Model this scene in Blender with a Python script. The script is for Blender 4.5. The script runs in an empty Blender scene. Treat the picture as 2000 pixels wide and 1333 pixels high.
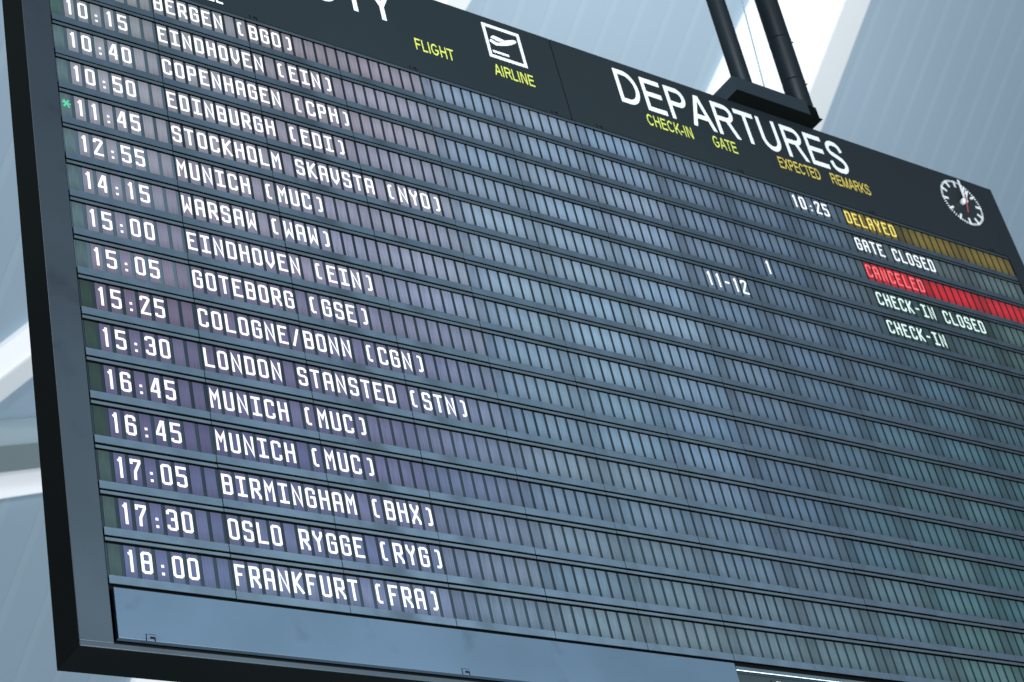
import bpy, bmesh, math, random
from mathutils import Matrix, Vector
random.seed(7)
scene = bpy.context.scene
COL = scene.collection
S = 0.05                      # one character cell = 5 cm; all board numbers below are in cells
ROW = 3.2279                  # height of one display row in cells
R = math.radians

# ------------------------------------------------------------------ camera
cd = bpy.data.cameras.new('camera'); cam = bpy.data.objects.new('camera', cd); COL.objects.link(cam)
cx_, cy_, cz_ = [0.8059737, -0.5559508, -0.2032856], [-0.1839306, -0.5616186, 0.8066933], [-0.5626508, -0.6127832, -0.5549062]
m = Matrix(((cx_[0], cy_[0], cz_[0], -2.35114), (cx_[1], cy_[1], cz_[1], -4.4496), (cx_[2], cy_[2], cz_[2], -5.35271), (0, 0, 0, 1)))
cam.matrix_world = m
cd.sensor_width = 36; cd.lens = 68.648; cd.clip_end = 500; cd.clip_start = 0.1
cd.dof.use_dof = True; cd.dof.focus_distance = 6.3; cd.dof.aperture_fstop = 5.6
scene.camera = cam

# ------------------------------------------------------------------ light
w = bpy.data.worlds.new('World'); scene.world = w; w.use_nodes = True
bg = w.node_tree.nodes['Background']
bg.inputs[0].default_value = (0.74, 0.88, 1.0, 1); bg.inputs[1].default_value = 0.42

def area(name, loc, target, size, power, col):
    l = bpy.data.lights.new(name, 'AREA'); l.shape = 'DISK'; l.size = size; l.energy = power; l.color = col
    o = bpy.data.objects.new(name, l); COL.objects.link(o); o.location = loc
    o.rotation_euler = (Vector(target) - Vector(loc)).to_track_quat('-Z', 'Y').to_euler()
    return o
area('low_front_fill', (0.9, -3.5, -4.1), (0.9, 0, -2.1), 1.3, 760, (0.80, 0.93, 1.0))  # unseen fill added low in front, brightens the board's lower left
area('far_front_fill', (5.0, -18.0, -3.0), (2.0, 0, -1.0), 7.0, 900, (0.90, 0.95, 1.0))  # added fill far behind the camera, stands in for hall windows
area('roof_fill', (11.45, -0.2, 6.35), (10.7, 5.9, 12.9), 3.0, 560, (1.0, 0.98, 0.95))  # out-of-view lamp added to grade the brightness of the roof
area('side_fill', (-6.0, 0.7, 2.2), (-0.1, 0.1, -0.4), 2.0, 620, (0.9, 0.97, 1.0))  # unseen lamp added to lift the casing's left side near the top
scene.view_settings.view_transform = 'Standard'; scene.view_settings.look = 'None'
scene.view_settings.exposure = 0.0; scene.view_settings.gamma = 1.0

# ------------------------------------------------------------------ materials
def s2l(c):
    return tuple(((x/255)/12.92 if x/255 <= 0.04045 else ((x/255+0.055)/1.055)**2.4) for x in c)

def mat(name, col, rough=0.5, spec=0.5, var=0.12, nscale=6.0, bump=0.0, spots=0.0, metal=0.0, emit=None, estr=0.0):
    mt = bpy.data.materials.new(name); mt.use_nodes = True
    nt = mt.node_tree; b = nt.nodes['Principled BSDF']
    b.inputs['Roughness'].default_value = rough; b.inputs['Specular IOR Level'].default_value = spec
    b.inputs['Metallic'].default_value = metal
    tc = nt.nodes.new('ShaderNodeTexCoord')
    nz = nt.nodes.new('ShaderNodeTexNoise'); nz.inputs['Scale'].default_value = nscale; nz.inputs['Detail'].default_value = 6
    nt.links.new(tc.outputs['Object'], nz.inputs['Vector'])
    rp = nt.nodes.new('ShaderNodeMapRange')
    rp.inputs['From Min'].default_value = 0.3; rp.inputs['From Max'].default_value = 0.7
    rp.inputs['To Min'].default_value = 1-var; rp.inputs['To Max'].default_value = 1+var
    nt.links.new(nz.outputs['Fac'], rp.inputs['Value'])
    mx = nt.nodes.new('ShaderNodeVectorMath'); mx.operation = 'SCALE'
    mx.inputs[0].default_value = col
    nt.links.new(rp.outputs['Result'], mx.inputs['Scale'])
    out = mx.outputs['Vector']
    if spots:      # finger marks and dust: scattered soft dark smudges
        n3 = nt.nodes.new('ShaderNodeTexNoise'); n3.inputs['Scale'].default_value = 5.5; n3.inputs['Detail'].default_value = 3
        nt.links.new(tc.outputs['Object'], n3.inputs['Vector'])
        r3 = nt.nodes.new('ShaderNodeMapRange'); r3.inputs['From Min'].default_value = 0.60; r3.inputs['From Max'].default_value = 0.72
        r3.inputs['To Min'].default_value = 1.0; r3.inputs['To Max'].default_value = 1-2*spots
        nt.links.new(n3.outputs['Fac'], r3.inputs['Value'])
        m3 = nt.nodes.new('ShaderNodeVectorMath'); m3.operation = 'SCALE'
        nt.links.new(out, m3.inputs[0]); nt.links.new(r3.outputs['Result'], m3.inputs['Scale']); out = m3.outputs['Vector']
    nt.links.new(out, b.inputs['Base Color'])
    r2 = nt.nodes.new('ShaderNodeMapRange'); r2.inputs['To Min'].default_value = rough*0.8; r2.inputs['To Max'].default_value = min(1, rough*1.2)
    nt.links.new(nz.outputs['Fac'], r2.inputs['Value']); nt.links.new(r2.outputs['Result'], b.inputs['Roughness'])
    if bump:
        bp = nt.nodes.new('ShaderNodeBump'); bp.inputs['Strength'].default_value = bump; bp.inputs['Distance'].default_value = 0.01
        n2 = nt.nodes.new('ShaderNodeTexNoise'); n2.inputs['Scale'].default_value = nscale*0.4
        nt.links.new(tc.outputs['Object'], n2.inputs['Vector'])
        nt.links.new(n2.outputs['Fac'], bp.inputs['Height']); nt.links.new(bp.outputs['Normal'], b.inputs['Normal'])
    if emit:
        b.inputs['Emission Color'].default_value = (*emit, 1); b.inputs['Emission Strength'].default_value = estr
    return mt

M = {}
M['bezel'] = mat('slate_painted_metal', (0.0345, 0.0495, 0.065), 0.45, 0.15, 0.18, 9.0, spots=0.12)
M['strip'] = mat('slate_strip_metal', (0.034, 0.046, 0.055), 0.45, 0.15, 0.14, 9.0)
M['cover'] = mat('slate_cover_metal', (0.032, 0.048, 0.067), 0.42, 0.15, 0.12, 2.0, bump=0.08, spots=0.14)
M['frame'] = mat('slate_frame_metal', (0.0175, 0.0235, 0.0295), 0.45, 0.15, 0.12, 1.6, spots=0.10)
M['header'] = mat('charcoal_header_metal', (0.0140, 0.0195, 0.0230), 0.5, 0.10, 0.08, 1.2)
M['casing'] = mat('black_casing_metal', (0.0036, 0.0045, 0.0044), 0.6, 0.01, 0.15, 1.5)
M['backing'] = mat('matt_black_backing', (0.002, 0.002, 0.002), 0.9, 0.05, 0.1, 3)
M['pipe'] = mat('black_pipe_paint', (0.007, 0.0105, 0.0135), 0.45, 0.12, 0.1, 5)
M['beam'] = mat('dark_beam_paint', (0.018, 0.026, 0.033), 0.5, 0.12, 0.1, 5)
M['white'] = mat('white_vinyl', (0.80, 0.81, 0.82), 0.5, 0.4, 0.02, 5)
M['yellow'] = mat('yellow_vinyl', (0.60, 0.63, 0.10), 0.5, 0.4, 0.05, 3)
M['amber'] = mat('amber_vinyl', (0.60, 0.45, 0.07), 0.5, 0.4, 0.05, 3)
M['dial'] = mat('black_dial', (0.016, 0.022, 0.024), 0.5, 0.15, 0.05, 3)
M['red'] = mat('red_hand_paint', (0.42, 0.085, 0.085), 0.5, 0.4, 0.05, 3)
M['chrome'] = mat('bright_tube', (0.6, 0.66, 0.72), 0.3, 0.5, 0.05, 3, emit=(0.75, 0.85, 0.95), estr=0.02)
M['cable'] = mat('galvanised_cable', (0.30, 0.38, 0.42), 0.4, 0.5, 0.1, 20, metal=0.3)
M['roof'] = mat('blue_grey_roof_sheet', (0.40, 0.515, 0.61), 0.7, 0.2, 0.03, 0.25)
M['rib'] = mat('pale_roof_rib', (0.42, 0.535, 0.627), 0.6, 0.2, 0.03, 0.5)
M['rooflight'] = mat('glowing_skylight_sheet', (0.8, 0.82, 0.84), 0.6, 0.3, 0.02, 0.4, emit=(0.90, 0.92, 0.97), estr=0.45)
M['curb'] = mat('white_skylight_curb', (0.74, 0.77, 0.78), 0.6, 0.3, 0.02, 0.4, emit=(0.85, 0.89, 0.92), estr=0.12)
M['roofbeam'] = mat('grey_green_roof_beam', (0.25, 0.31, 0.32), 0.6, 0.3, 0.06, 0.6)
M['roofflange'] = mat('pale_teal_beam_flange', (0.50, 0.62, 0.67), 0.6, 0.3, 0.04, 0.6)

def lit_mat(name, streak, glow=1.0):
    """backlit display sheet: gives off the colour stored on the mesh, with the fine grain of the sheet"""
    mt = bpy.data.materials.new(name); mt.use_nodes = True
    nt = mt.node_tree; b = nt.nodes['Principled BSDF']
    b.inputs['Base Color'].default_value = (0.006, 0.007, 0.008, 1); b.inputs['Roughness'].default_value = 0.4
    b.inputs['Specular IOR Level'].default_value = 0.12
    at = nt.nodes.new('ShaderNodeAttribute'); at.attribute_name = 'lamp'
    tc = nt.nodes.new('ShaderNodeTexCoord'); mp = nt.nodes.new('ShaderNodeMapping')
    mp.inputs['Scale'].default_value = (220, 220, 14)
    nz = nt.nodes.new('ShaderNodeTexNoise'); nz.inputs['Scale'].default_value = 1.0; nz.inputs['Detail'].default_value = 2
    nt.links.new(tc.outputs['Object'], mp.inputs['Vector']); nt.links.new(mp.outputs['Vector'], nz.inputs['Vector'])
    mr = nt.nodes.new('ShaderNodeMapRange'); mr.inputs['From Min'].default_value = 0.25; mr.inputs['From Max'].default_value = 0.75
    mr.inputs['To Min'].default_value = 1-streak; mr.inputs['To Max'].default_value = 1+streak
    nt.links.new(nz.outputs['Fac'], mr.inputs['Value'])
    vs = nt.nodes.new('ShaderNodeVectorMath'); vs.operation = 'SCALE'
    nt.links.new(at.outputs['Color'], vs.inputs[0]); nt.links.new(mr.outputs['Result'], vs.inputs['Scale'])
    nt.links.new(vs.outputs['Vector'], b.inputs['Emission Color']); b.inputs['Emission Strength'].default_value = glow
    return mt
M['cell'] = lit_mat('backlit_cell_sheet', 0.18)
M['glyph'] = lit_mat('lit_character_segments', 0.0, 1.0)
def plate_mat():
    mt = bpy.data.materials.new('dark_display_glass'); mt.use_nodes = True
    nt = mt.node_tree; b = nt.nodes['Principled BSDF']
    at = nt.nodes.new('ShaderNodeAttribute'); at.attribute_name = 'lamp'
    nt.links.new(at.outputs['Color'], b.inputs['Base Color'])
    b.inputs['Roughness'].default_value = 0.4; b.inputs['Specular IOR Level'].default_value = 0.15
    return mt
M['plate'] = plate_mat()

# ------------------------------------------------------------------ mesh helpers (cell units in, metres out)
class MB:
    def __init__(self): self.v = []; self.f = []; self.mi = []; self.c = []; self.mats = []
    def m(self, mt):
        if mt not in self.mats: self.mats.append(mt)
        return self.mats.index(mt)
    def add(self, vs, fs, mt, col=None):
        o = len(self.v); k = self.m(mt)
        self.v += [tuple(p) for p in vs]
        cols = col if isinstance(col, list) else [col or (0.5, 0.5, 0.5)]*len(vs)
        self.c += cols
        for f in fs: self.f.append(tuple(o+i for i in f)); self.mi.append(k)
    def box(self, x0, x1, y0, y1, z0, z1, mt, col=None, skip=''):
        vs = [(x0,y0,z0),(x1,y0,z0),(x1,y1,z0),(x0,y1,z0),(x0,y0,z1),(x1,y0,z1),(x1,y1,z1),(x0,y1,z1)]
        F = {'b':(0,3,2,1),'t':(4,5,6,7),'f':(0,1,5,4),'k':(2,3,7,6),'l':(3,0,4,7),'r':(1,2,6,5)}
        self.add(vs, [F[k] for k in F if k not in skip], mt, col)
    def quad(self, x0, x1, z0, z1, y, mt, col=None):
        self.add([(x0,y,z0),(x1,y,z0),(x1,y,z1),(x0,y,z1)], [(0,1,2,3)], mt, col)
    def tube(self, p0, p1, r, mt, n=28):
        p0, p1 = Vector(p0), Vector(p1); d = (p1-p0).normalized()
        a = d.orthogonal().normalized(); b = d.cross(a); vs = []
        for p in (p0, p1):
            for i in range(n):
                t = 2*math.pi*i/n; vs.append(p + r*(math.cos(t)*a + math.sin(t)*b))
        fs = [(i,(i+1)%n,n+(i+1)%n,n+i) for i in range(n)] + [tuple(range(n))[::-1], tuple(range(n,2*n))]
        self.add(vs, fs, mt)
    def build(self, name, parent=None, smooth=False, scale=S, origin=None):
        me = bpy.data.meshes.new(name)
        o = origin or (0, 0, 0)
        me.from_pydata([((v[0]-o[0])*scale, (v[1]-o[1])*scale, (v[2]-o[2])*scale) for v in self.v], [], self.f)
        for mt in self.mats: me.materials.append(mt)
        for p, k in zip(me.polygons, self.mi): p.material_index = k
        a = me.color_attributes.new('lamp', 'FLOAT_COLOR', 'POINT')
        a.data.foreach_set('color', [x for c in self.c for x in (c[0], c[1], c[2], 1.0)])
        bm = bmesh.new(); bm.from_mesh(me); bmesh.ops.recalc_face_normals(bm, faces=bm.faces); bm.to_mesh(me); bm.free()
        if smooth: me.shade_smooth()
        ob = bpy.data.objects.new(name, me); COL.objects.link(ob)
        ob.location = (o[0]*scale, o[1]*scale, o[2]*scale)
        if parent is not None:
            ob.parent = parent; ob.location = Vector(ob.location) - Vector(PIV.get(parent.name, (0, 0, 0)))
        PIV[ob.name] = (o[0]*scale, o[1]*scale, o[2]*scale)
        return ob
PIV = {}
def empty(name, loc, label, cat, group=None):
    o = bpy.data.objects.new(name, None); COL.objects.link(o); o.location = [c*S for c in loc]
    o.empty_display_size = 0.2; PIV[o.name] = tuple(c*S for c in loc); tag(o, label, cat, group); return o
def tag(o, label=None, cat=None, group=None, kind=None):
    if label: o['label'] = label
    if cat: o['category'] = cat
    if group: o['group'] = group
    if kind: o['kind'] = kind
def rz(row): return -row*ROW

# ------------------------------------------------------------------ segment lettering
a, b = 0.20, 0.075
O_ = [(a,0),(1-a,0),(1,b),(1,1-b),(1-a,1),(a,1),(0,1-b),(0,b)]
C_ = [(1,.80),(1,1-b),(1-a,1),(a,1),(0,1-b),(0,b),(a,0),(1-a,0),(1,b),(1,.20)]
GL = {
 'O':[('c',O_)], '0':[('c',O_)], 'D':[('c',[(0,0),(1-a,0),(1,b),(1,1-b),(1-a,1),(0,1)])],
 '1':[('o',[(.58,0),(.58,1)]),('o',[(.58,.93),(.22,.84)])],
 '2':[('o',[(0,.86),(.02,.95),(.14,1),(1-a,1),(1,.93),(1,.87),(0,.07),(0,0),(1,0)])],
 '3':[('o',[(0,.86),(0,1-b),(a,1),(1-a,1),(1,1-b),(1,.60),(.8,.53),(.36,.53)]),('o',[(.8,.53),(1,.46),(1,b),(1-a,0),(a,0),(0,b),(0,.14)])],
 '4':[('o',[(.84,0),(.84,1),(.62,1),(0,.34),(0,.27),(1.06,.27)])],
 '5':[('o',[(1,1),(0,1),(0,.57),(1-a,.57),(1,.50),(1,b),(1-a,0),(a,0),(0,.04),(0,.10)])],
 '6':[('o',[(1,.84),(1,1-b),(1-a,1),(a,1),(0,1-b),(0,b),(a,0),(1-a,0),(1,b),(1,.48),(1-a,.55),(0,.55)])],
 '7':[('o',[(0,.86),(0,1),(1,1),(1,.90),(.40,.38),(.36,0)])],
 '8':[('c',O_),('o',[(0,.53),(1,.53)])],
 'A':[('o',[(0,0),(0,1-b),(a,1),(1-a,1),(1,1-b),(1,0)]),('o',[(0,.45),(1,.45)])],
 'B':[('c',[(0,0),(1-a,0),(1,b),(1,1-b),(1-a,1),(0,1)]),('o',[(0,.53),(1,.53)])],
 'C':[('o',C_)], 'E':[('o',[(1,1),(0,1),(0,0),(1,0)]),('o',[(0,.54),(.78,.54)])],
 'F':[('o',[(1,1),(0,1),(0,0)]),('o',[(0,.54),(.74,.54)])],
 'G':[('o',[(1,.80),(1,1-b),(1-a,1),(a,1),(0,1-b),(0,b),(a,0),(1-a,0),(1,b),(1,.53),(.42,.53)])],
 'H':[('o',[(0,0),(0,1)]),('o',[(1,0),(1,1)]),('o',[(0,.53),(1,.53)])],
 'I':[('o',[(.5,0),(.5,1)]),('o',[(.04,1),(.96,1)]),('o',[(.04,0),(.96,0)])],
 'K':[('o',[(0,0),(0,1)]),('o',[(1,1),(.18,.53),(1,0)]),('o',[(0,.53),(.2,.53)])],
 'L':[('o',[(0,1),(0,0),(1,0)])], 'M':[('o',[(0,0),(0,1),(.5,.55),(1,1),(1,0)])],
 'N':[('o',[(0,0),(0,1),(1,0),(1,1)])],
 'P':[('o',[(0,0),(0,1),(1-a,1),(1,1-b),(1,.55),(1-a,.47),(0,.47)])],
 'R':[('o',[(0,0),(0,1),(1-a,1),(1,1-b),(1,.55),(1-a,.47),(0,.47)]),('o',[(.42,.47),(1,.1),(1,0)])],
 'S':[('o',[(1,.84),(1,1-b),(1-a,1),(a,1),(0,1-b),(0,.61),(a,.54),(1-a,.52),(1,.45),(1,b),(1-a,0),(a,0),(0,b),(0,.16)])],
 'T':[('o',[(.5,0),(.5,1)]),('o',[(0,1),(1,1)])],
 'U':[('o',[(0,1),(0,b),(a,0),(1-a,0),(1,b),(1,1)])], 'V':[('o',[(0,1),(0,.36),(.5,.02),(1,.36),(1,1)])],
 'W':[('o',[(0,1),(0,0),(.5,.45),(1,0),(1,1)])], 'X':[('o',[(0,0),(0,.1),(1,.9),(1,1)]),('o',[(0,1),(0,.9),(1,.1),(1,0)])],
 'Y':[('o',[(0,1),(0,.86),(.5,.5),(1,.86),(1,1)]),('o',[(.5,.5),(.5,0)])],
 '-':[('o',[(.03,.5),(.97,.5)])], '/':[('o',[(.12,0),(.88,1)])],
 '[':[('o',[(.62,.97),(.22,.97),(.08,.90),(.08,.12),(.26,.03),(.66,.03)])],
 ']':[('o',[(.38,.97),(.78,.97),(.92,.90),(.92,.12),(.74,.03),(.34,.03)])],
 '*':[('o',[(.14,.32),(.86,.82)]),('o',[(.14,.80),(.90,.30)]),('o',[(-.08,.62),(1.10,.52)])],
}
def ribbon(pts, wd, closed):
    n = len(pts); L = []; Rr = []
    for i in range(n):
        p = Vector(pts[i])
        pa = Vector(pts[i-1]) if (closed or i > 0) else None
        pb = Vector(pts[(i+1) % n]) if (closed or i < n-1) else None
        d1 = (p-pa).normalized() if pa is not None else None
        d2 = (pb-p).normalized() if pb is not None else None
        if d1 is None: d1 = d2; p = p - d1*0
        if d2 is None: d2 = d1
        n1 = Vector((-d1.y, d1.x)); n2 = Vector((-d2.y, d2.x))
        mt = n1+n2
        if mt.length < 1e-4: mt = n1
        mt.normalize(); k = 1/max(0.42, mt.dot(n1))
        L.append(p+mt*k*wd/2); Rr.append(p-mt*k*wd/2)
    fs = []
    vs = [(q.x, q.y) for q in L+Rr]
    for i in range(n if closed else n-1):
        j = (i+1) % n; fs.append((i, n+i, n+j, j))
    return vs, fs
def char(mb, ch, x, zb, y, col, gw=.71, gh=1.48, wd=.182):
    if ch == ' ': return
    if ch == ':':
        for v in (.09, .44):
            s = .092; mb.quad(x+gw/2-s, x+gw/2+s, zb+v*gh-s, zb+v*gh+s, y, M['glyph'], col)
        return
    W, H = gw-wd, gh-wd
    for q, (t, pts) in enumerate(GL[ch]):
        P = [(x+wd/2+u*W, zb+wd/2+v*H) for u, v in pts]
        if t == 'o':   # square ends reach half a stroke past the last centre point
            e0 = (Vector(P[0])-Vector(P[1])).normalized()*wd*0.5; e1 = (Vector(P[-1])-Vector(P[-2])).normalized()*wd*0.5
            hit0 = pts[0][1] in (0, 1) or pts[0][0] in (0, 1); hit1 = pts[-1][1] in (0, 1) or pts[-1][0] in (0, 1)
            if hit0: P[0] = (P[0][0]+e0.x, P[0][1]+e0.y)
            if hit1: P[-1] = (P[-1][0]+e1.x, P[-1][1]+e1.y)
        vs, fs = ribbon(P, wd if ch != '*' else .13, t == 'c')
        mb.add([(vx, y-0.012*q, vz) for vx, vz in vs], fs, M['glyph'], col)

# ------------------------------------------------------------------ the departures board
board = empty('departure_board', (0, 0, rz(17.3)), 'long dark airport departures board with sixteen rows of backlit flight information', 'departure board')
X0, X1, ZT, ZB, DEP = -2.38, 106.25, 9.60, -55.80, 3.05

mb = MB()   # casing: open box of sheet metal round the board
mb.box(X0+.12, X1-.12, DEP-.1, DEP, ZB+.12, ZT-.12, M['casing'])
mb.box(X0, X0+.12, 0.08, DEP+.02, ZB, ZT, M['casing'])
mb.box(X1-.12, X1, 0.08, DEP+.02, ZB, ZT, M['casing'])
mb.box(X0+.12, X1-.12, 0.08, DEP+.02, ZB, ZB+.12, M['casing'])
mb.box(X0+.12, X1-.12, 0.31, DEP+.02, ZT-.12, ZT-.01, M['casing'])
mb.box(-0.6, 105.0, 0.85, 0.95, ZB+.3, 0.2, M['backing'])
mb.build('casing', board)
mb = MB()   # front frame: left and right stiles and the bottom lip
mb.box(X0, -0.30, -0.02, 0.078, ZB+.335, ZT, M['frame'])
mb.box(104.15, X1, -0.02, 0.078, ZB+.335, ZT, M['header'])
mb.box(X0, X1, -0.015, 0.078, ZB, ZB+.33, M['frame'])
mb.box(-.40, -.30, .079, .8, ZB+.335, ZT-.2, M['backing'])
mb.box(-.30, 104.15, .079, .8, ZB+.23, ZB+.33, M['backing'])
fr = mb.build('front_frame', board)
bv = fr.modifiers.new('edge', 'BEVEL'); bv.width = 0.0016; bv.segments = 2

# grotesque capitals, drawn as strokes: (advance, left bearing, width) per cap height
MET = {'D':(1.008,.11,.83),'E':(.93,.11,.75),'P':(.93,.108,.76),'A':(.93,0,.93),'R':(1.008,.11,.86),'T':(.853,.03,.80),'U':(1.008,.11,.78),
       'S':(.93,.063,.79),'O':(1.087,.067,.96),'L':(.777,.10,.62),'Y':(.93,0,.92),'F':(.853,.115,.67),'I':(.388,.13,.13),'G':(1.087,.075,.90),
       'H':(1.008,.11,.785),'N':(1.008,.106,.79),'C':(1.008,.07,.88),'K':(.93,.10,.84),'X':(.93,.005,.92),'M':(1.163,.103,.955),'-':(.465,.043,.38)}
def arc(cx, cy, rx, ry, a0, a1, n=18):
    return [(cx+rx*math.cos(R(a0+(a1-a0)*i/n)), cy+ry*math.sin(R(a0+(a1-a0)*i/n))) for i in range(n+1)]
def spline(p, n=6):
    out = []
    for i in range(len(p)-1):
        a0, a1, a2, a3 = p[max(0, i-1)], p[i], p[i+1], p[min(len(p)-1, i+2)]
        for k in range(n):
            t = k/n
            out.append(tuple(.5*((2*a1[j])+(-a0[j]+a2[j])*t+(2*a0[j]-5*a1[j]+4*a2[j]-a3[j])*t*t+(-a0[j]+3*a1[j]-3*a2[j]+a3[j])*t**3) for j in (0, 1)))
    return out+[p[-1]]
def letter(ch, w, st):
    """outlines of one capital: list of (vertices, faces) in a box w wide and 1 high"""
    t = st/2; out = []
    def line(pts, closed=False): out.append(ribbon(pts, st, closed))
    def slab(x0, y0, x1, y1):       # slanting stroke with level ends
        h = st*math.hypot(x1-x0, y1-y0)/abs(y1-y0)/2
        out.append(([(x0-h, y0), (x0+h, y0), (x1+h, y1), (x1-h, y1)], [(0, 1, 2, 3)]))
    def hh(x0, y0, x1, y1): return st*math.hypot(x1-x0, y1-y0)/abs(y1-y0)/2
    if ch == 'D': line([(t, t), (w*.42, t)]+arc(w*.42, .5, w*.58-t, .5-t, -90, 90)[1:]+[(t, 1-t)], True)
    elif ch in 'PR':
        yb = .42 if ch == 'P' else .45; cy = (1-t+yb+t)/2; ry = (1-t-yb-t)/2; ww = w if ch == 'P' else w*.94
        line([(t, 0), (t, 1-t), (ww*.6, 1-t)]+arc(ww*.6, cy, ww*.4-t, ry, 90, -90)[1:]+[(t*2, yb+t)])
        if ch == 'R': slab(w*.56, yb+t, w-t*1.1, 0)
    elif ch == 'E': line([(w, 1-t), (t, 1-t), (t, t), (w, t)]); line([(t, .53), (w*.94, .53)])
    elif ch == 'F': line([(w, 1-t), (t, 1-t), (t, 0)]); line([(t, .50), (w*.88, .50)])
    elif ch == 'L': line([(t, 1), (t, t), (w, t)])
    elif ch == 'T': line([(0, 1-t), (w, 1-t)]); line([(w/2, 0), (w/2, 1-t)])
    elif ch == 'I': line([(w/2, 0), (w/2, 1)])
    elif ch == 'H': line([(t, 0), (t, 1)]); line([(w-t, 0), (w-t, 1)]); line([(t, .53), (w-t, .53)])
    elif ch == 'A':
        h = hh(0, 0, w/2, 1)*.98; slab(h, 0, w/2-h*.12, 1); slab(w-h, 0, w/2+h*.12, 1); line([(w*.24, .33), (w*.76, .33)])
    elif ch == 'N': line([(t, 0), (t, 1)]); line([(w-t, 0), (w-t, 1)]); h = hh(0, 0, w, 1)*.9; slab(h, 1, w-h, 0)
    elif ch == 'M': line([(t, 0), (t, 1)]); line([(w-t, 0), (w-t, 1)]); h = hh(0, 0, w/2, 1)*.9; slab(h, 1, w/2, 0); slab(w-h, 1, w/2, 0)
    elif ch == 'K': line([(t, 0), (t, 1)]); slab(w-t*1.6, 1, t*1.2, .33) ; slab(w*.38, .55, w-t*1.3, 0)
    elif ch == 'X': h = hh(0, 0, w, 1); slab(h, 0, w-h, 1); slab(h, 1, w-h, 0)
    elif ch == 'Y': h = hh(0, .42, w/2, 1); slab(h, 1, w/2, .40); slab(w-h, 1, w/2, .40); line([(w/2, 0), (w/2, .45)])
    elif ch == 'U': line([(t, 1), (t, .38)]+arc(w/2, .38, w/2-t, .38-t, 180, 360)[1:]+[(w-t, 1)])
    elif ch == 'O': line(arc(w/2, .5, w/2-t, .5-t, 0, 360, 40)[:-1], True)
    elif ch == 'C': line(arc(w/2, .5, w/2-t, .5-t, 38, 322, 36))
    elif ch == 'G': line(arc(w/2, .5, w/2-t, .5-t, 40, 318, 36)+[(w-t, .30), (w-t, .47), (w*.55, .47)])
    elif ch == 'S':
        p = [(.95,.74),(.86,.90),(.68,.985),(.48,1),(.26,.975),(.10,.88),(.06,.75),(.14,.63),(.36,.56),(.60,.50),(.84,.42),(.98,.28),(.92,.12),(.73,.02),(.48,0),(.24,.02),(.07,.12),(0,.29)]
        line(spline([(t+x*(w-st), t+y*(1-st)) for x, y in p]))
    elif ch == '-': line([(0, .36), (w, .36)])
    return out
def lettering(name, text, parent, x0, x1, z, cap, y, mt, st=.125):
    mb = MB(); x = 0; items = []
    for k, ch in enumerate(text):
        adv, lsb, w = MET[ch]; items.append((x+lsb, w, ch)); x += adv
    lo = items[0][0]; hi = items[-1][0]+items[-1][1]; sx = (x1-x0)/(hi-lo)
    for lx, w, ch in items:
        for q, (vs, fs) in enumerate(letter(ch, w, st)):
            yy = y-.006*q; n = len(vs)      # each stroke cut from thin sheet
            V = [(x0+(lx+vx-lo)*sx, yy, z+vz*cap) for vx, vz in vs]
            mb.add(V, fs, mt)
    return mb.build(name, parent)

def latch(mb, x, z, mt, sgn=1):   # little spring catch: bent slot cut in the panel edge
    mb.box(x-.02, x+.05, -.035, 0.02, z, z+.36, mt)
    mb.box(x+.30, x+.62, -.035, 0.02, z+.14, z+.27, mt)
    mb.box(x+.55, x+.64, -.034, 0.02, z, z+.14, mt)

headers = []
for (xa, xb) in ((-0.28, 47.72), (47.83, 104.12)):
    mb = MB(); mb.box(xa, xb, -0.02, 0.3, 0.05, ZT, M['header'])
    h = mb.build('header_panel', board); headers.append(h)
tag(headers[0], 'charcoal header panel with the take-off pictogram'); tag(headers[1], 'charcoal header panel with the word DEPARTURES and a clock')
for k, xs in ((0, (16.45, 31.15, 45.6)), (1, (50.5, 67.0, 84.1, 101.4))):
    for x in xs:
        mb = MB(); latch(mb, x, 0.05, M['backing']); mb.build('latch', headers[k])
lettering('title_lettering', 'ODLOTY', headers[0], 13.6, 31.05, 4.87, 4.08, -.045, M['white'], .14)
lettering('column_heading', 'EL', headers[0], 12.75, 14.2, 0.60, 1.25, -.045, M['white'], .14)
lettering('column_heading', 'FLIGHT', headers[0], 32.3, 36.15, 2.60, 1.31, -.045, M['yellow'], .135)
lettering('column_heading', 'AIRLINE', headers[0], 40.3, 44.5, 2.62, 1.31, -.045, M['yellow'], .135)
lettering('title_lettering', 'DEPARTURES', headers[1], 54.62, 83.45, 4.48, 4.10, -.045, M['white'], .14)
lettering('column_heading', 'CHECK-IN', headers[1], 57.1, 62.45, 2.50, 1.38, -.045, M['yellow'], .135)
lettering('column_heading', 'GATE', headers[1], 64.95, 67.85, 2.40, 1.42, -.045, M['yellow'], .135)
lettering('column_heading', 'EXPECTED', headers[1], 73.2, 78.58, 2.46, 1.40, -.045, M['amber'], .135)
lettering('column_heading', 'REMARKS', headers[1], 80.12, 85.42, 2.56, 1.37, -.045, M['amber'], .135)
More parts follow.
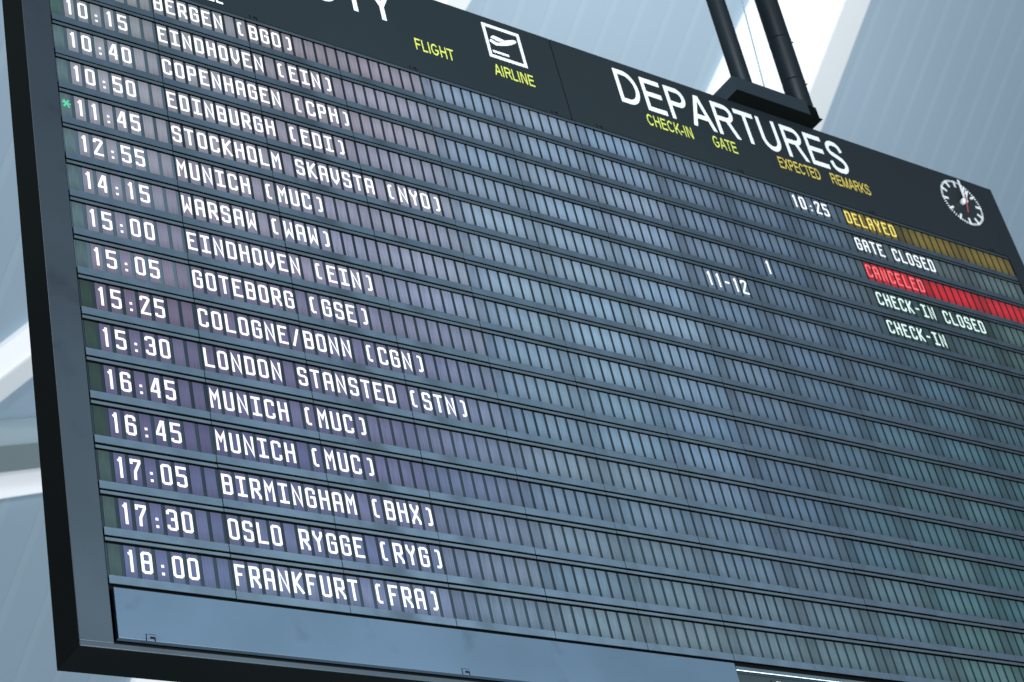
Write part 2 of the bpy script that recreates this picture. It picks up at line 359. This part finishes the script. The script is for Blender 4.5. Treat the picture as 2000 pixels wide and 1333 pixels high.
# take-off pictogram
mb = MB(); px, pz = 40.21, 4.75; Wp = 4.0; t_ = .30; y0, y1 = -.07, -.02
mb.box(px, px+Wp, y0, y1, pz, pz+t_, M['white']); mb.box(px, px+Wp, y0, y1, pz+Wp-t_, pz+Wp, M['white'])
mb.box(px, px+t_, y0, y1, pz+t_, pz+Wp-t_, M['white']); mb.box(px+Wp-t_, px+Wp, y0, y1, pz+t_, pz+Wp-t_, M['white'])
mb.box(px+.50, px+2.20, y0, y1, pz+.67, pz+.88, M['white'])
def poly(mb, pts, y0, y1, mt):
    n = len(pts); vs = [(x, y0, z) for x, z in pts]+[(x, y1, z) for x, z in pts]
    mb.add(vs, [tuple(range(n)), tuple(range(n, 2*n))[::-1]]+[(i, n+i, n+(i+1) % n, (i+1) % n) for i in range(n)], mt)
def P(l): return [(px+x, pz+z) for x, z in l]
poly(mb, P([(.48,2.09),(.63,2.20),(.88,2.09),(1.26,1.97),(1.62,2.14),(2.12,2.54),(2.59,2.77),(3.14,3.0),(3.40,3.02),(3.51,2.88),(3.35,2.69),(2.95,2.40),(2.42,2.10),(1.78,1.85),(1.08,1.64),(.79,1.76),(.55,1.87),(.43,1.97)]), y0, y1, M['white'])
poly(mb, P([(.66,2.46),(.82,2.66),(1.04,2.76),(1.52,2.70),(2.16,2.58),(1.66,2.30),(1.36,2.24),(.95,2.40),(.72,2.40)]), y0+.005, y1, M['white'])
mb.build('takeoff_pictogram', headers[0])

# clock set in the header
cxk, czk, ck = 100.0, 5.95, 2.92
mb = MB()
def disc(mb, cx, cz, r, y0, y1, mt, n=56):
    poly(mb, [(cx+r*math.cos(2*math.pi*i/n), cz+r*math.sin(2*math.pi*i/n)) for i in range(n)], y0, y1, mt)
disc(mb, cxk, czk, ck+.12, -.04, -.02, M['dial'])
clock = mb.build('clock', board)
mb = MB()
def bar(mb, ang, r0, r1, w0, w1, y0, y1, mt, c=(cxk, czk)):
    d = Vector((math.sin(R(ang)), math.cos(R(ang)))); n = Vector((d.y, -d.x)); c = Vector(c)
    q = [c+d*r0-n*w0/2, c+d*r1-n*w1/2, c+d*r1+n*w1/2, c+d*r0+n*w0/2]
    poly(mb, [(p.x, p.y) for p in q], y0, y1, mt)
for i in range(60):
    if i % 5 == 0: bar(mb, i*6, ck-.86, ck, .26, .26, -.075, -.042, M['white'])
    else: bar(mb, i*6, ck-.26, ck, .12, .12, -.075, -.042, M['white'])
mb.build('minute_marks', clock)
mb = MB(); bar(mb, 34, -.35, 1.8, .46, .34, -.46, -.40, M['white']); mb.build('hour_hand', clock)
mb = MB(); bar(mb, 4, -.35, 2.72, .34, .24, -.56, -.50, M['white']); mb.build('minute_hand', clock)
mb = MB(); bar(mb, 198, -.75, 1.95, .15, .12, -.66, -.62, M['red']); mb.build('second_hand', clock)
mb = MB(); mb.tube((cxk, -.04, czk), (cxk, -.60, czk), .33, M['white']); mb.build('hub', clock, True)

# ---- the sixteen rows
ROWS = [
 ('', 'BERGEN [BGO]', '', '', '10:25', 'DELAYED'),
 ('10:15', 'EINDHOVEN [EIN]', '', '', '', 'GATE CLOSED'),
 ('10:40', 'COPENHAGEN [CPH]', '', '', '', 'CANCELED'),
 ('10:50', 'EDINBURGH [EDI]', '', '1', '', 'CHECK-IN CLOSED'),
 ('11:45', 'STOCKHOLM SKAVSTA [NYO]', '11-12', '', '', 'CHECK-IN'),
 ('12:55', 'MUNICH [MUC]', '', '', '', ''),
 ('14:15', 'WARSAW [WAW]', '', '', '', ''),
 ('15:00', 'EINDHOVEN [EIN]', '', '', '', ''),
 ('15:05', 'GOTEBORG [GSE]', '', '', '', ''),
 ('15:25', 'COLOGNE/BONN [CGN]', '', '', '', ''),
 ('15:30', 'LONDON STANSTED [STN]', '', '', '', ''),
 ('16:45', 'MUNICH [MUC]', '', '', '', ''),
 ('16:45', 'MUNICH [MUC]', '', '', '', ''),
 ('17:05', 'BIRMINGHAM [BHX]', '', '', '', ''),
 ('17:30', 'OSLO RYGGE [RYG]', '', '', '', ''),
 ('18:00', 'FRANKFURT [FRA]', '', '', '', '')]
# colour each eight-cell unit shows, by row (0,3,6,9,12,15) and unit (0..12)
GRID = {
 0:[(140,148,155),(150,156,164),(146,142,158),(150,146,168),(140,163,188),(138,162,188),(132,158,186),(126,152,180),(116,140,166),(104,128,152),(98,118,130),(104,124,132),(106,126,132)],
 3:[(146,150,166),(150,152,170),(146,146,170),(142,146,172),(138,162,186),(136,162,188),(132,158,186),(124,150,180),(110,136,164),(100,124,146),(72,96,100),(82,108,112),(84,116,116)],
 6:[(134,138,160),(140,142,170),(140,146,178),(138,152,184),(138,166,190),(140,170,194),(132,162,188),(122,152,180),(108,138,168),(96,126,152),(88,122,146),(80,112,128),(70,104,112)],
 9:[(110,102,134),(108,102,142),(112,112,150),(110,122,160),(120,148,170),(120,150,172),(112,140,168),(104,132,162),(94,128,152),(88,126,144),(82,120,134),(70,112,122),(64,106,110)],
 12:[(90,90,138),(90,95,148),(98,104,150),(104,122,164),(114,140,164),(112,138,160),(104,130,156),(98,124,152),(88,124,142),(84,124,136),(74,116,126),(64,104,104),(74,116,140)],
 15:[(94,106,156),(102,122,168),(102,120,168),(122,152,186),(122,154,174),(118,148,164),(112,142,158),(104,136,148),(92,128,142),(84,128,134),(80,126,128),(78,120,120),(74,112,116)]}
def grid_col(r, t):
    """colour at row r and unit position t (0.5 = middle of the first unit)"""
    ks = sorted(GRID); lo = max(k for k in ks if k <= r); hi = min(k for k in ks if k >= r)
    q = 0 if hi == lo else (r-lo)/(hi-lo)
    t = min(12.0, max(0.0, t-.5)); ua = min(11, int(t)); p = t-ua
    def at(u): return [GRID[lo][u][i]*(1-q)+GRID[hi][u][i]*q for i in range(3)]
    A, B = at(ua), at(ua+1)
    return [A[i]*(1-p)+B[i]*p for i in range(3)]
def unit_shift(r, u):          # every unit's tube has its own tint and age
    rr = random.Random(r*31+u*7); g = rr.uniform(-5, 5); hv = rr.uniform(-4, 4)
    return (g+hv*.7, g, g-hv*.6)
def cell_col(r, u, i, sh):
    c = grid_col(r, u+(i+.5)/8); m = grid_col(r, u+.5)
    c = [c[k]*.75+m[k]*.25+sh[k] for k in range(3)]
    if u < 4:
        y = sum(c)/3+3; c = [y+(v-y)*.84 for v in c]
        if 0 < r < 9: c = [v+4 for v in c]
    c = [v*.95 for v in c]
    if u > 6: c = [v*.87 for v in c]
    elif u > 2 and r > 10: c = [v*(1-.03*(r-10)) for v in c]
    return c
FIELDS = [('time_display', 0, 1), ('destination_display', 1, 4), ('flight_display', 4, 5), ('airline_display', 5, 7),
          ('check_in_display', 7, 8), ('gate_display', 8, 9), ('expected_display', 9, 10), ('remarks_display', 10, 13)]
YP, YC, YG = 0.06, 0.03, 0.005     # display glass, lit cells, lit characters
WHITE = (1.35, 1.36, 1.42)
def cell_x(u, i, r):
    if u == 0: s0 = -0.22+.13*r/15; return s0+(8.02-s0)/8*i, 0.76
    return u*8+i+0.115, 0.765
def put(text, u, i, row, col, mb):
    for k, ch in enumerate(text):
        uu, ii = (u*8+i+k)//8, (u*8+i+k) % 8
        x, wdt = cell_x(uu, ii, row)
        char(mb, ch, x+.03, rz(row+.690), YG, col)
for r, (tm, dest, chk, gate, exp, rem) in enumerate(ROWS):
    rr = random.Random(100+r)
    mb = MB()
    for u in range(13):
        xa = -0.20 if u == 0 else u*8+.028; xb = u*8+8-.028
        if u == 12: xb = 104.05
        j = rr.uniform(-.012, .012); jy = rr.uniform(-.015, .015)
        mb.box(xa, xb, jy, jy+.05, rz(r+.975)+j, rz(r+.812)+j, M['bezel'])   # sheet metal strips with a dark hollow behind
        mb.box(xa, xb, jy, jy+.04, rz(r+.094)+j, rz(r+.032)+j, M['strip'])
    row = mb.build('display_row', board, origin=(0, 0, rz(r+.5)))
    special = {}
    tag(row, ('display row reading %s %s' % (tm, dest)).replace('  ', ' ').strip())
    for (nm, ua, ub) in FIELDS:
        mb = MB()
        for u in range(ua, ub):
            sh = unit_shift(r, u)
            xa = -0.24 if u == 0 else u*8+.01; xb = u*8+7.99 if u < 12 else 104.0
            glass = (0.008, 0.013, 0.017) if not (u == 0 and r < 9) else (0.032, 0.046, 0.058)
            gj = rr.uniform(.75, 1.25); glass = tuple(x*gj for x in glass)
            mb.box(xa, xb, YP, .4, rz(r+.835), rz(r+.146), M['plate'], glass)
            for i in range(8):
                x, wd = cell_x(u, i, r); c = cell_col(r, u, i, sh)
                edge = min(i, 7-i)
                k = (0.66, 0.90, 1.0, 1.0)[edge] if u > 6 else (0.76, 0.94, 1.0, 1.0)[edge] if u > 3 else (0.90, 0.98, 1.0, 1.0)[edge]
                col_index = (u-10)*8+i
                if u == 0 and i == 0:
                    c = [84, 108, 114] if r < 8 else [70, 94, 98] if r == 8 else [36, 58, 50] if r < 13 else [56, 78, 78]
                    if r < 2: c = [62, 92, 88]
                    k = 1.0
                if u >= 10:
                    if r == 2: c = [196, 34, 46] if u < 12 else [190, 36, 48]
                    elif r == 0:
                        c = [108, 98, 36] if col_index < 8 else [114, 102, 44]
                        if col_index == 7: c = [92, 86, 42]
                    elif r in (1, 3, 4) and col_index < len(rem)+(r == 3): c = [74, 92, 98] if r == 1 else [46, 70, 70]
                jit = rr.uniform(-3, 3); c = [max(0, v+jit) for v in c]
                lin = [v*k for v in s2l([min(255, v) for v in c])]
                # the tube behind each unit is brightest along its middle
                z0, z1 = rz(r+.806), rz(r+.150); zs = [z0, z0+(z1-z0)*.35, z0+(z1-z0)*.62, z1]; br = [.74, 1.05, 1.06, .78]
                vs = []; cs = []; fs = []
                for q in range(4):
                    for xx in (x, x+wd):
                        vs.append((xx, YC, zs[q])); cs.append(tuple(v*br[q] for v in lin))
                for q in range(3): fs.append((2*q, 2*q+1, 2*q+3, 2*q+2))
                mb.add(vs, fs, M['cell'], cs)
        d = mb.build(nm, row, origin=(ua*8, 0, rz(r+.5)))
        if nm == 'remarks_display':
            if r == 0: tag(d, 'amber backlit remarks strip reading DELAYED')
            if r == 2: tag(d, 'red backlit remarks strip reading CANCELED')
    def text(name, tx, u, i, col=WHITE):
        k = 0; o = None
        for word in tx.split(' '):          # every word is a piece of its own
            if word:
                mb = MB(); put(word, u, i+k, r, col, mb); o = mb.build(name, row, origin=(u*8+i+k, 0, rz(r+.69)))
            k += len(word)+1
        return o
    text('time_lettering', tm, 0, 1)
    text('destination_lettering', dest, 1, 0)
    if r == 4: tag(text('marker_character', '*', 0, 0, (0.10, 0.75, 0.38)), 'green asterisk before the time')
    text('check_in_lettering', chk, 7, 2, (1.3, 1.36, 1.42)); text('gate_lettering', gate, 8, 2, (1.3, 1.36, 1.42))
    text('expected_lettering', exp, 9, 1, (1.3, 1.36, 1.42))
    text('remarks_lettering', rem, 10, 0, {0:(1.08, .88, .20), 2:(1.15, .19, .21), 1:(1.15, 1.26, 1.36)}.get(r, (.92, 1.18, 1.14)))

# ---- below the rows: closed cover on the left, open compartment on the right
mb = MB(); mb.box(0.02, 47.86, -0.01, .35, -55.06, -51.80, M['cover'])
cov = mb.build('lower_cover', board); tag(cov, 'plain blue-grey cover panel under the last row')
bv = cov.modifiers.new('edge', 'BEVEL'); bv.width = 0.0015; bv.segments = 2
for x in (1.72, 23.6):
    mb = MB()
    z = -55.06
    mb.box(x, x+.05, -.03, .02, z, z+.42, M['backing']); mb.box(x+.05, x+.62, -.028, .02, z+.40, z+.42, M['backing'])
    mb.box(x+.26, x+.60, -.03, .02, z+.14, z+.27, M['backing']); mb.box(x+.54, x+.60, -.029, .02, z, z+.14, M['backing'])
    mb.build('latch', cov)
mb = MB()
mb.box(47.95, 104.1, .03, .5, -52.28, -52.01, M['strip'])
mb.box(47.95, 104.1, .62, .7, -55.5, -51.8, M['dial'])
comp = mb.build('open_compartment', board)
mb = MB(); mb.tube((47.9, .0, -52.335), (104.1, .0, -52.335), .03, M['chrome'], 10); mb.build('light_strip', comp)
mb = MB(); mb.box(51.45, 66, .30, .4, -55.2, -52.66, M['header']); pl = mb.build('printed_plate', comp)
lettering('plate_lettering', 'U', comp, 51.85, 53.5, -54.05, 1.3, .28, M['white'], .2)

# ------------------------------------------------------------------ the hanger on top of the board
hang = empty('suspension_hanger', (75, 0, 9.62), 'black steel hanger of two pipes on a short beam holding up the departures board', 'hanger')
BZ0, BZ1, BX0, BX1, BY = 9.62, 11.45, 69.02, 78.69, -1.51
mb = MB(); mb.box(BX0, BX1, BY, 1.6, BZ0+.05, BZ1, M['beam'], skip='b'); mb.box(BX0, BX1+1.6, BY+.01, 1.6, BZ0, BZ0+.05, M['casing'])
bm_ = mb.build('cross_beam', hang)
mb = MB(); mb.box(BX1+.02, BX1+.10, BY+.25, 1.5, BZ0+.05, BZ1-.05, M['casing']); mb.box(BX1+.10, BX1+1.6, BY+.30, 1.5, BZ0+.05, BZ1-.05, M['casing'])
mb.build('end_bracket', hang)
TOPZ = 330
for x, xt in ((71.87, 0.043), (79.48, 0.063)):
    mb = MB(); mb.tube((x, -1.2+1.0, BZ1), (x+xt*200, -.2, BZ1+200), .90 if x < 75 else 1.13, M['pipe']); mb.build('pipe', hang, True)
for z in (15.0, 20.9):
    mb = MB(); x = 79.48+.063*(z-BZ1); mb.tube((x, -.2, z), (x+.014, -.2, z+.20), 1.15, M['pipe']); 
    mb.tube((x+1.0, -.75, z+.1), (x+1.28, -.83, z+.1), .07, M['pipe'], 8); mb.build('pipe_clamp', hang, True)
mb = MB(); mb.tube((75.25, .2, 11.4), (75.25+1.5/12*180, .2, 191.4), .075, M['cable'], 8)
cab = mb.build('steel_cable', None, True); tag(cab, 'thin pale steel cable running up between the two black pipes', 'cable')

# ------------------------------------------------------------------ the sloping hall roof behind, in its own frame (metres)
RU, RV, RN = Vector((0.987703, 0.156344, 0)), Vector((-0.114361, 0.722475, -0.681873)), Vector((0.106607, -0.673488, -0.731471))
RM = Matrix(((RU.x, RN.x, -RV.x, 11.71512), (RU.y, RN.y, -RV.y, 10.86998), (RU.z, RN.z, -RV.z, 8.51994), (0, 0, 0, 1)))
# local: x along the eaves, y towards the hall, z up the slope
def on_roof(o): o.matrix_world = RM
mb = MB(); mb.box(-40, 45, -.35, 0, -30, 30, M['roof'])
for i in range(-90, 100):
    x = i*.46+.05; mb.box(x-.05, x+.05, -.01, .003, -30, 30, M['rib'])
o = mb.build('roof', None, scale=1.0); on_roof(o); tag(o, kind='structure')
def skylight(label, glaze, curb):
    g = MB(); poly(g, glaze, .10, -.02, M['rooflight'])
    root = g.build('skylight', None, scale=1.0); on_roof(root)
    tag(root, label, 'skylight', 'white skylight bands in the roof')
    if curb:
        c = MB(); poly(c, curb, .14, -.03, M['curb']); co = c.build('curb', None, scale=1.0); co.parent = root
skylight('broad white skylight band behind the two black pipes, widening upwards', [(2.60,13.0),(1.42,2.0),(3.34,2.0),(3.44,13.0)], [(3.34,2.0),(3.84,2.0),(3.84,13.0),(3.44,13.0)])
skylight('slanting white skylight band left of the board, above the grey-green beam', [(-7.6,-3.20),(-7.6,-3.72),(-6.52,-2.21),(-5.6,-.93),(-5.6,-.43),(-6.64,-1.92)], [(-7.6,-3.74),(-7.6,-4.1),(-6.43,-2.44),(-5.6,-1.25),(-5.6,-.95),(-6.52,-2.23)])
skylight('level white skylight band left of the board, below the grey-green beam', [(-8.5,-4.16),(-6.09,-3.27),(-5.63,-3.10),(-4.2,-2.57),(-4.2,-2.74),(-5.52,-3.32),(-6.00,-3.51),(-8.5,-4.55)], None)
skylight('white skylight patch showing beneath the lower left corner of the board', [(-3.60,-4.6),(-3.63,-6.6),(-1.5,-6.6),(-1.5,-4.6)], None)
skylight('white skylight corner just above the header panel, left of the pictogram', [(-4.6,3.2),(-2.93,3.2),(-2.75,4.6),(-4.6,4.6)], [(-2.93,3.2),(-2.70,3.2),(-2.40,4.6),(-2.75,4.6)])
def beam_bar(mb, p0, p1, w_, y0, y1, mt):
    d = (Vector(p1)-Vector(p0)); n = Vector((-d.y, d.x)).normalized()*w_/2
    q = [Vector(p0)-n, Vector(p1)-n, Vector(p1)+n, Vector(p0)+n]; poly(mb, [(v.x, v.y) for v in q], y0, y1, mt)
g = MB(); beam_bar(g, (-9.0,-3.98), (-3.9,-2.18), .26, .45, .02, M['roofbeam'])
o = g.build('roof_beam', None, scale=1.0); on_roof(o); tag(o, 'grey-green roof beam crossing the pale roof at the left edge of the photo', 'roof beam')
g = MB(); beam_bar(g, (-9.0,-3.74), (-3.9,-1.97), .17, .40, .02, M['roofflange']); c = g.build('flange', None, scale=1.0); c.parent = o
